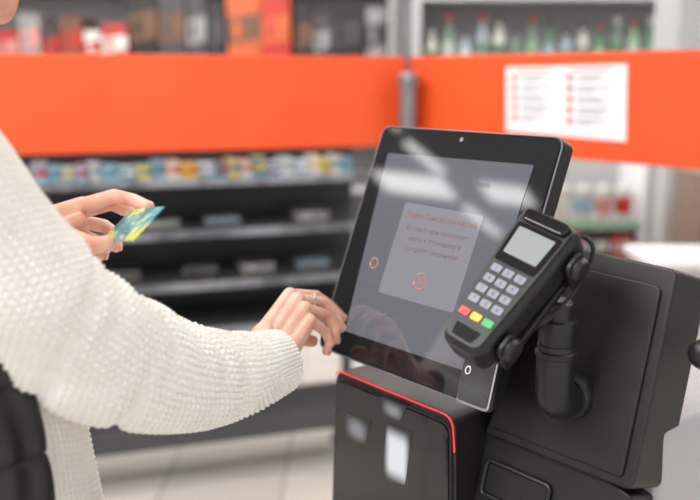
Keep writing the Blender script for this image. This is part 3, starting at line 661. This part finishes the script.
# knit garment surfaces
def knit(cfrac,rows,A):
    f=(cfrac-np.floor(cfrac))-.5
    ridge=np.cos(PI*f)
    st=.5+.5*np.cos(2*PI*(rows+.5*np.floor(cfrac)+.20*np.abs(f)*2))
    return A*(ridge**.8*(.30+.70*st**.8))
def sleeve(ctrl,rings,ncol,cpc,A,stitch,seed,fold,turn=True):
    n=ncol*cpc
    c_=crspline([tuple(p)+(r,) for p,r in ctrl],rings)
    pos=c_[:,:3]; rad=c_[:,3]
    seg=np.linalg.norm(np.diff(pos,axis=0),axis=1); s_=np.concatenate([[0],np.cumsum(seg)]); su_=np.linspace(0,s_[-1],rings)
    pos=np.stack([np.interp(su_,s_,pos[:,i]) for i in range(3)],1); rad=np.interp(su_,s_,rad)
    tan=np.gradient(pos,axis=0); tan/=np.linalg.norm(tan,axis=1)[:,None]
    nr=np.zeros_like(pos); v=np.array([0,0,1.]);
    for i in range(rings):
        v=v-tan[i]*v.dot(tan[i]); v/=np.linalg.norm(v); nr[i]=v
    bn=np.cross(tan,nr)
    th=np.arange(n)/n*2*PI; thm,sm=np.meshgrid(th,su_)
    L=s_[-1]; q=sm/L
    rng=np.random.RandomState(seed)
    wr=np.zeros_like(sm)
    for k in range(7):
        kf=rng.uniform(10,45); mth=rng.choice([1,2,3]); ph=rng.uniform(0,2*PI)
        wr+=np.sin(kf*sm+mth*thm+ph+1.5*np.sin(thm+ph))/(1+kf/18)
    env=fold[0]+fold[1]*np.exp(-((q-fold[2])/.16)**2)+fold[3]*np.exp(-((q-.88)/.07)**2)
    # a few soft creases inside the bend of the elbow
    cre=np.zeros_like(sm)
    if fold[4]:
        for k,(qc,w_,tc_) in enumerate(((.38,.014,-1.2),(.44,.016,-.9),(.50,.016,-1.4),(.57,.016,-.8),(.64,.016,-1.6),(.71,.014,-1.1),(.78,.014,-.7),(.84,.012,-1.5),(.46,.014,1.2),(.60,.014,1.5))):
            d_=(q-qc-.04*np.sin(thm-tc_))/w_
            cre-=np.exp(-d_**2)*(.5+.5*np.cos(thm-tc_))**1.5
    cuffz=np.clip((sm-(L-.045))/.012,0,1)          # ribbed cuff at the end
    fc=(thm/(2*PI)*ncol); rib=A*.8*np.cos(PI*((fc-np.floor(fc))-.5))
    kn=knit(fc,sm/stitch,A)*(1-cuffz*.6)+rib*cuffz*.6 - .0012*np.exp(-((sm-(L-.045))/.006)**2)
    r=rad[:,None]+wr*env+kn+cre*fold[4]
    P_=pos[:,None,:]+nr[:,None,:]*(r*np.cos(thm))[...,None]+bn[:,None,:]*(r*np.sin(thm))[...,None]
    if turn: # hem turned inward
        ex=[]
        for k,(dr,ds) in enumerate(((.0,.0015),(-.002,.0025),(-.004,.0),(-.005,-.006),(-.006,-.03))):
            rr=(rad[-1]+dr)+0*thm[-1]
            ex.append(pos[-1]+tan[-1]*ds+nr[-1]*(rr*np.cos(th))[:,None]+bn[-1]*(rr*np.sin(th))[:,None])
        P_=np.concatenate([P_,np.array(ex)],0)
    return gridmesh(P_)
ctrlR=[(P(-124,128,.86),.055),(P(-100,140,.83),.068),(P(-72,172,.82),.074),(P(-12,243,.85),.072),(P(46,308,.885),.072),(P(98,349,.93),.073),(P(145,369,.985),.070),(P(188,377,1.04),.064),(P(222,377,1.09),.058),(P(246,373,1.12),.052),(P(266,366,1.145),.0455),(P(282,360,1.165),.0405)]
ctrlL=[(SLs+rgt*.08+Zv*.02,.06),(SLs,.078),(SLs*.5+ELl*.5+fwd*-.01,.072),(ELl-Zv*.01,.070),(ELl*.5+WRl*.5-Zv*.01,.060),(ELl*.2+WRl*.8,.045),(WRl+(WRl-ELl).normalized()*.0,.036)]
def torso(levels,z0,z1,rings,n,off,a0,a1,ncol,A,stitch,quilt=0):
    lv=np.array(levels); z=np.linspace(z0,z1,rings)
    hw=np.interp(z,lv[:,0],lv[:,1]); hd=np.interp(z,lv[:,0],lv[:,2]); sh=np.interp(z,lv[:,0],lv[:,3])
    k=np.ones(9)/9
    def smo(x): return np.convolve(np.pad(x,4,'edge'),k,'valid')
    if rings>60: hw,hd,sh=smo(smo(hw)),smo(smo(hd)),smo(smo(sh))
    closed=abs(a1-a0-2*PI)<1e-6
    a=np.linspace(a0,a1,n,endpoint=not closed); am,zm=np.meshgrid(a,z)
    d=off+(knit(am/(2*PI)*ncol,zm/stitch,A) if A else 0)+.004*np.sin(9*zm+2*am)*(1 if A else .6)
    if quilt:
        d=d+quilt*np.sqrt(np.abs(np.sin(PI*zm/.085)))+.002*np.sin(30*am+12*np.sin(7*zm))
    fx=np.array(fwd); rx=np.array(rgt); c0=np.array([TC0.x,TC0.y,0])
    f_=(hd[:,None]+d)*np.cos(am)+sh[:,None]; r_=(hw[:,None]+d)*np.sin(am)
    return c0+f_[...,None]*fx+r_[...,None]*rx+zm[...,None]*np.array([0,0,1.])
LV=[(.74,.205,.165,.045),(.80,.205,.17,.045),(.95,.195,.165,.04),(1.1,.19,.155,.035),(1.25,.195,.14,.015),(1.36,.18,.115,0),(1.42,.13,.085,0),(1.455,.078,.072,0.01),(1.50,.07,.068,.02),(1.53,.07,.068,.02)]
tm=torso(LV,.80,1.50,480,840,.0,0,2*PI,110,.0030,.0080)
sw=joinmesh([sleeve(ctrlR,720,52,9,.0040,.0080,3,(.0006,.0028,.42,.0018,.009)),sleeve(ctrlL,240,40,6,.0022,.008,5,(.001,.003,.5,.001,0)),gridmesh(tm)])
link('sweater',sw,'knit',PR)
vt1=torso(LV,.74,1.36,300,300,.010,math.radians(74),math.radians(286),0,0,1,.010)
vt2=torso(LV,.74,1.36,300,300,.004,math.radians(74),math.radians(286),0,0,1,0)
loop=np.concatenate([vt1,vt2[:,::-1,:]],1)
link('quilted_vest',gridmesh(loop),'vest',PR)
jch=[]
for sg in(1,-1): jch.append([(tp(.085*sg,.03,.86),.105),(tp(.095*sg,.02,.50),.072),(tp(.095*sg,0,.12),.055)])
jch.append([(tp(-.08,.03,.84),.115),(tp(.08,.03,.84),.115)])
link('trousers',blobs(jch,.007,5),'denim',PR)
for sg in(1,-1): link('shoe',blobs([[(tp(.095*sg,-.03,.045),.043),(tp(.10*sg,.08,.042),.041),(tp(.10*sg,.16,.036),.035)]],.005,4),'shoe',PR)
# ring with stone on the middle finger
a_,b_=RH['middle'][0],RH['middle'][1]; d=(b_-a_).normalized(); c0=a_*.50+b_*.50; sx=d.orthogonal().normalized(); sy=d.cross(sx)
bm=bmesh.new(); tube(bm,[c0+sx*.0108*math.cos(2*PI*k/28)+sy*.0108*math.sin(2*PI*k/28) for k in range(29)],.0013,8,False)
rg=link('finger_ring',bmmesh(bm),'gold',PR)
nn=(NR-d*NR.dot(d)).normalized()
bm=bmesh.new(); bmesh.ops.create_icosphere(bm,subdivisions=1,radius=.0034,matrix=Matrix.Translation(c0+nn*.0126)); link('stone',bmmesh(bm),'stone',rg,smooth=False)
# bank card
e1=camv(.54,.71,.45).normalized(); e2=camv(.64,0,-.77); e2=(e2-e1*e2.dot(e1)).normalized(); en=e1.cross(e2)
A0=P(101,241,.995)
def CD(a,b_,c_=0): return A0+e1*a+e2*b_+en*c_
bm=bmesh.new(); prism(bm,roundpoly([CD(0,0),CD(.054,0),CD(.054,.0856),CD(0,.0856)],.0032,4),en*.0008)
cdr=tag(link('bank_card',bmmesh(bm),'card',smooth=False),'yellow and turquoise bank card held between thumb and fingers','bank card')
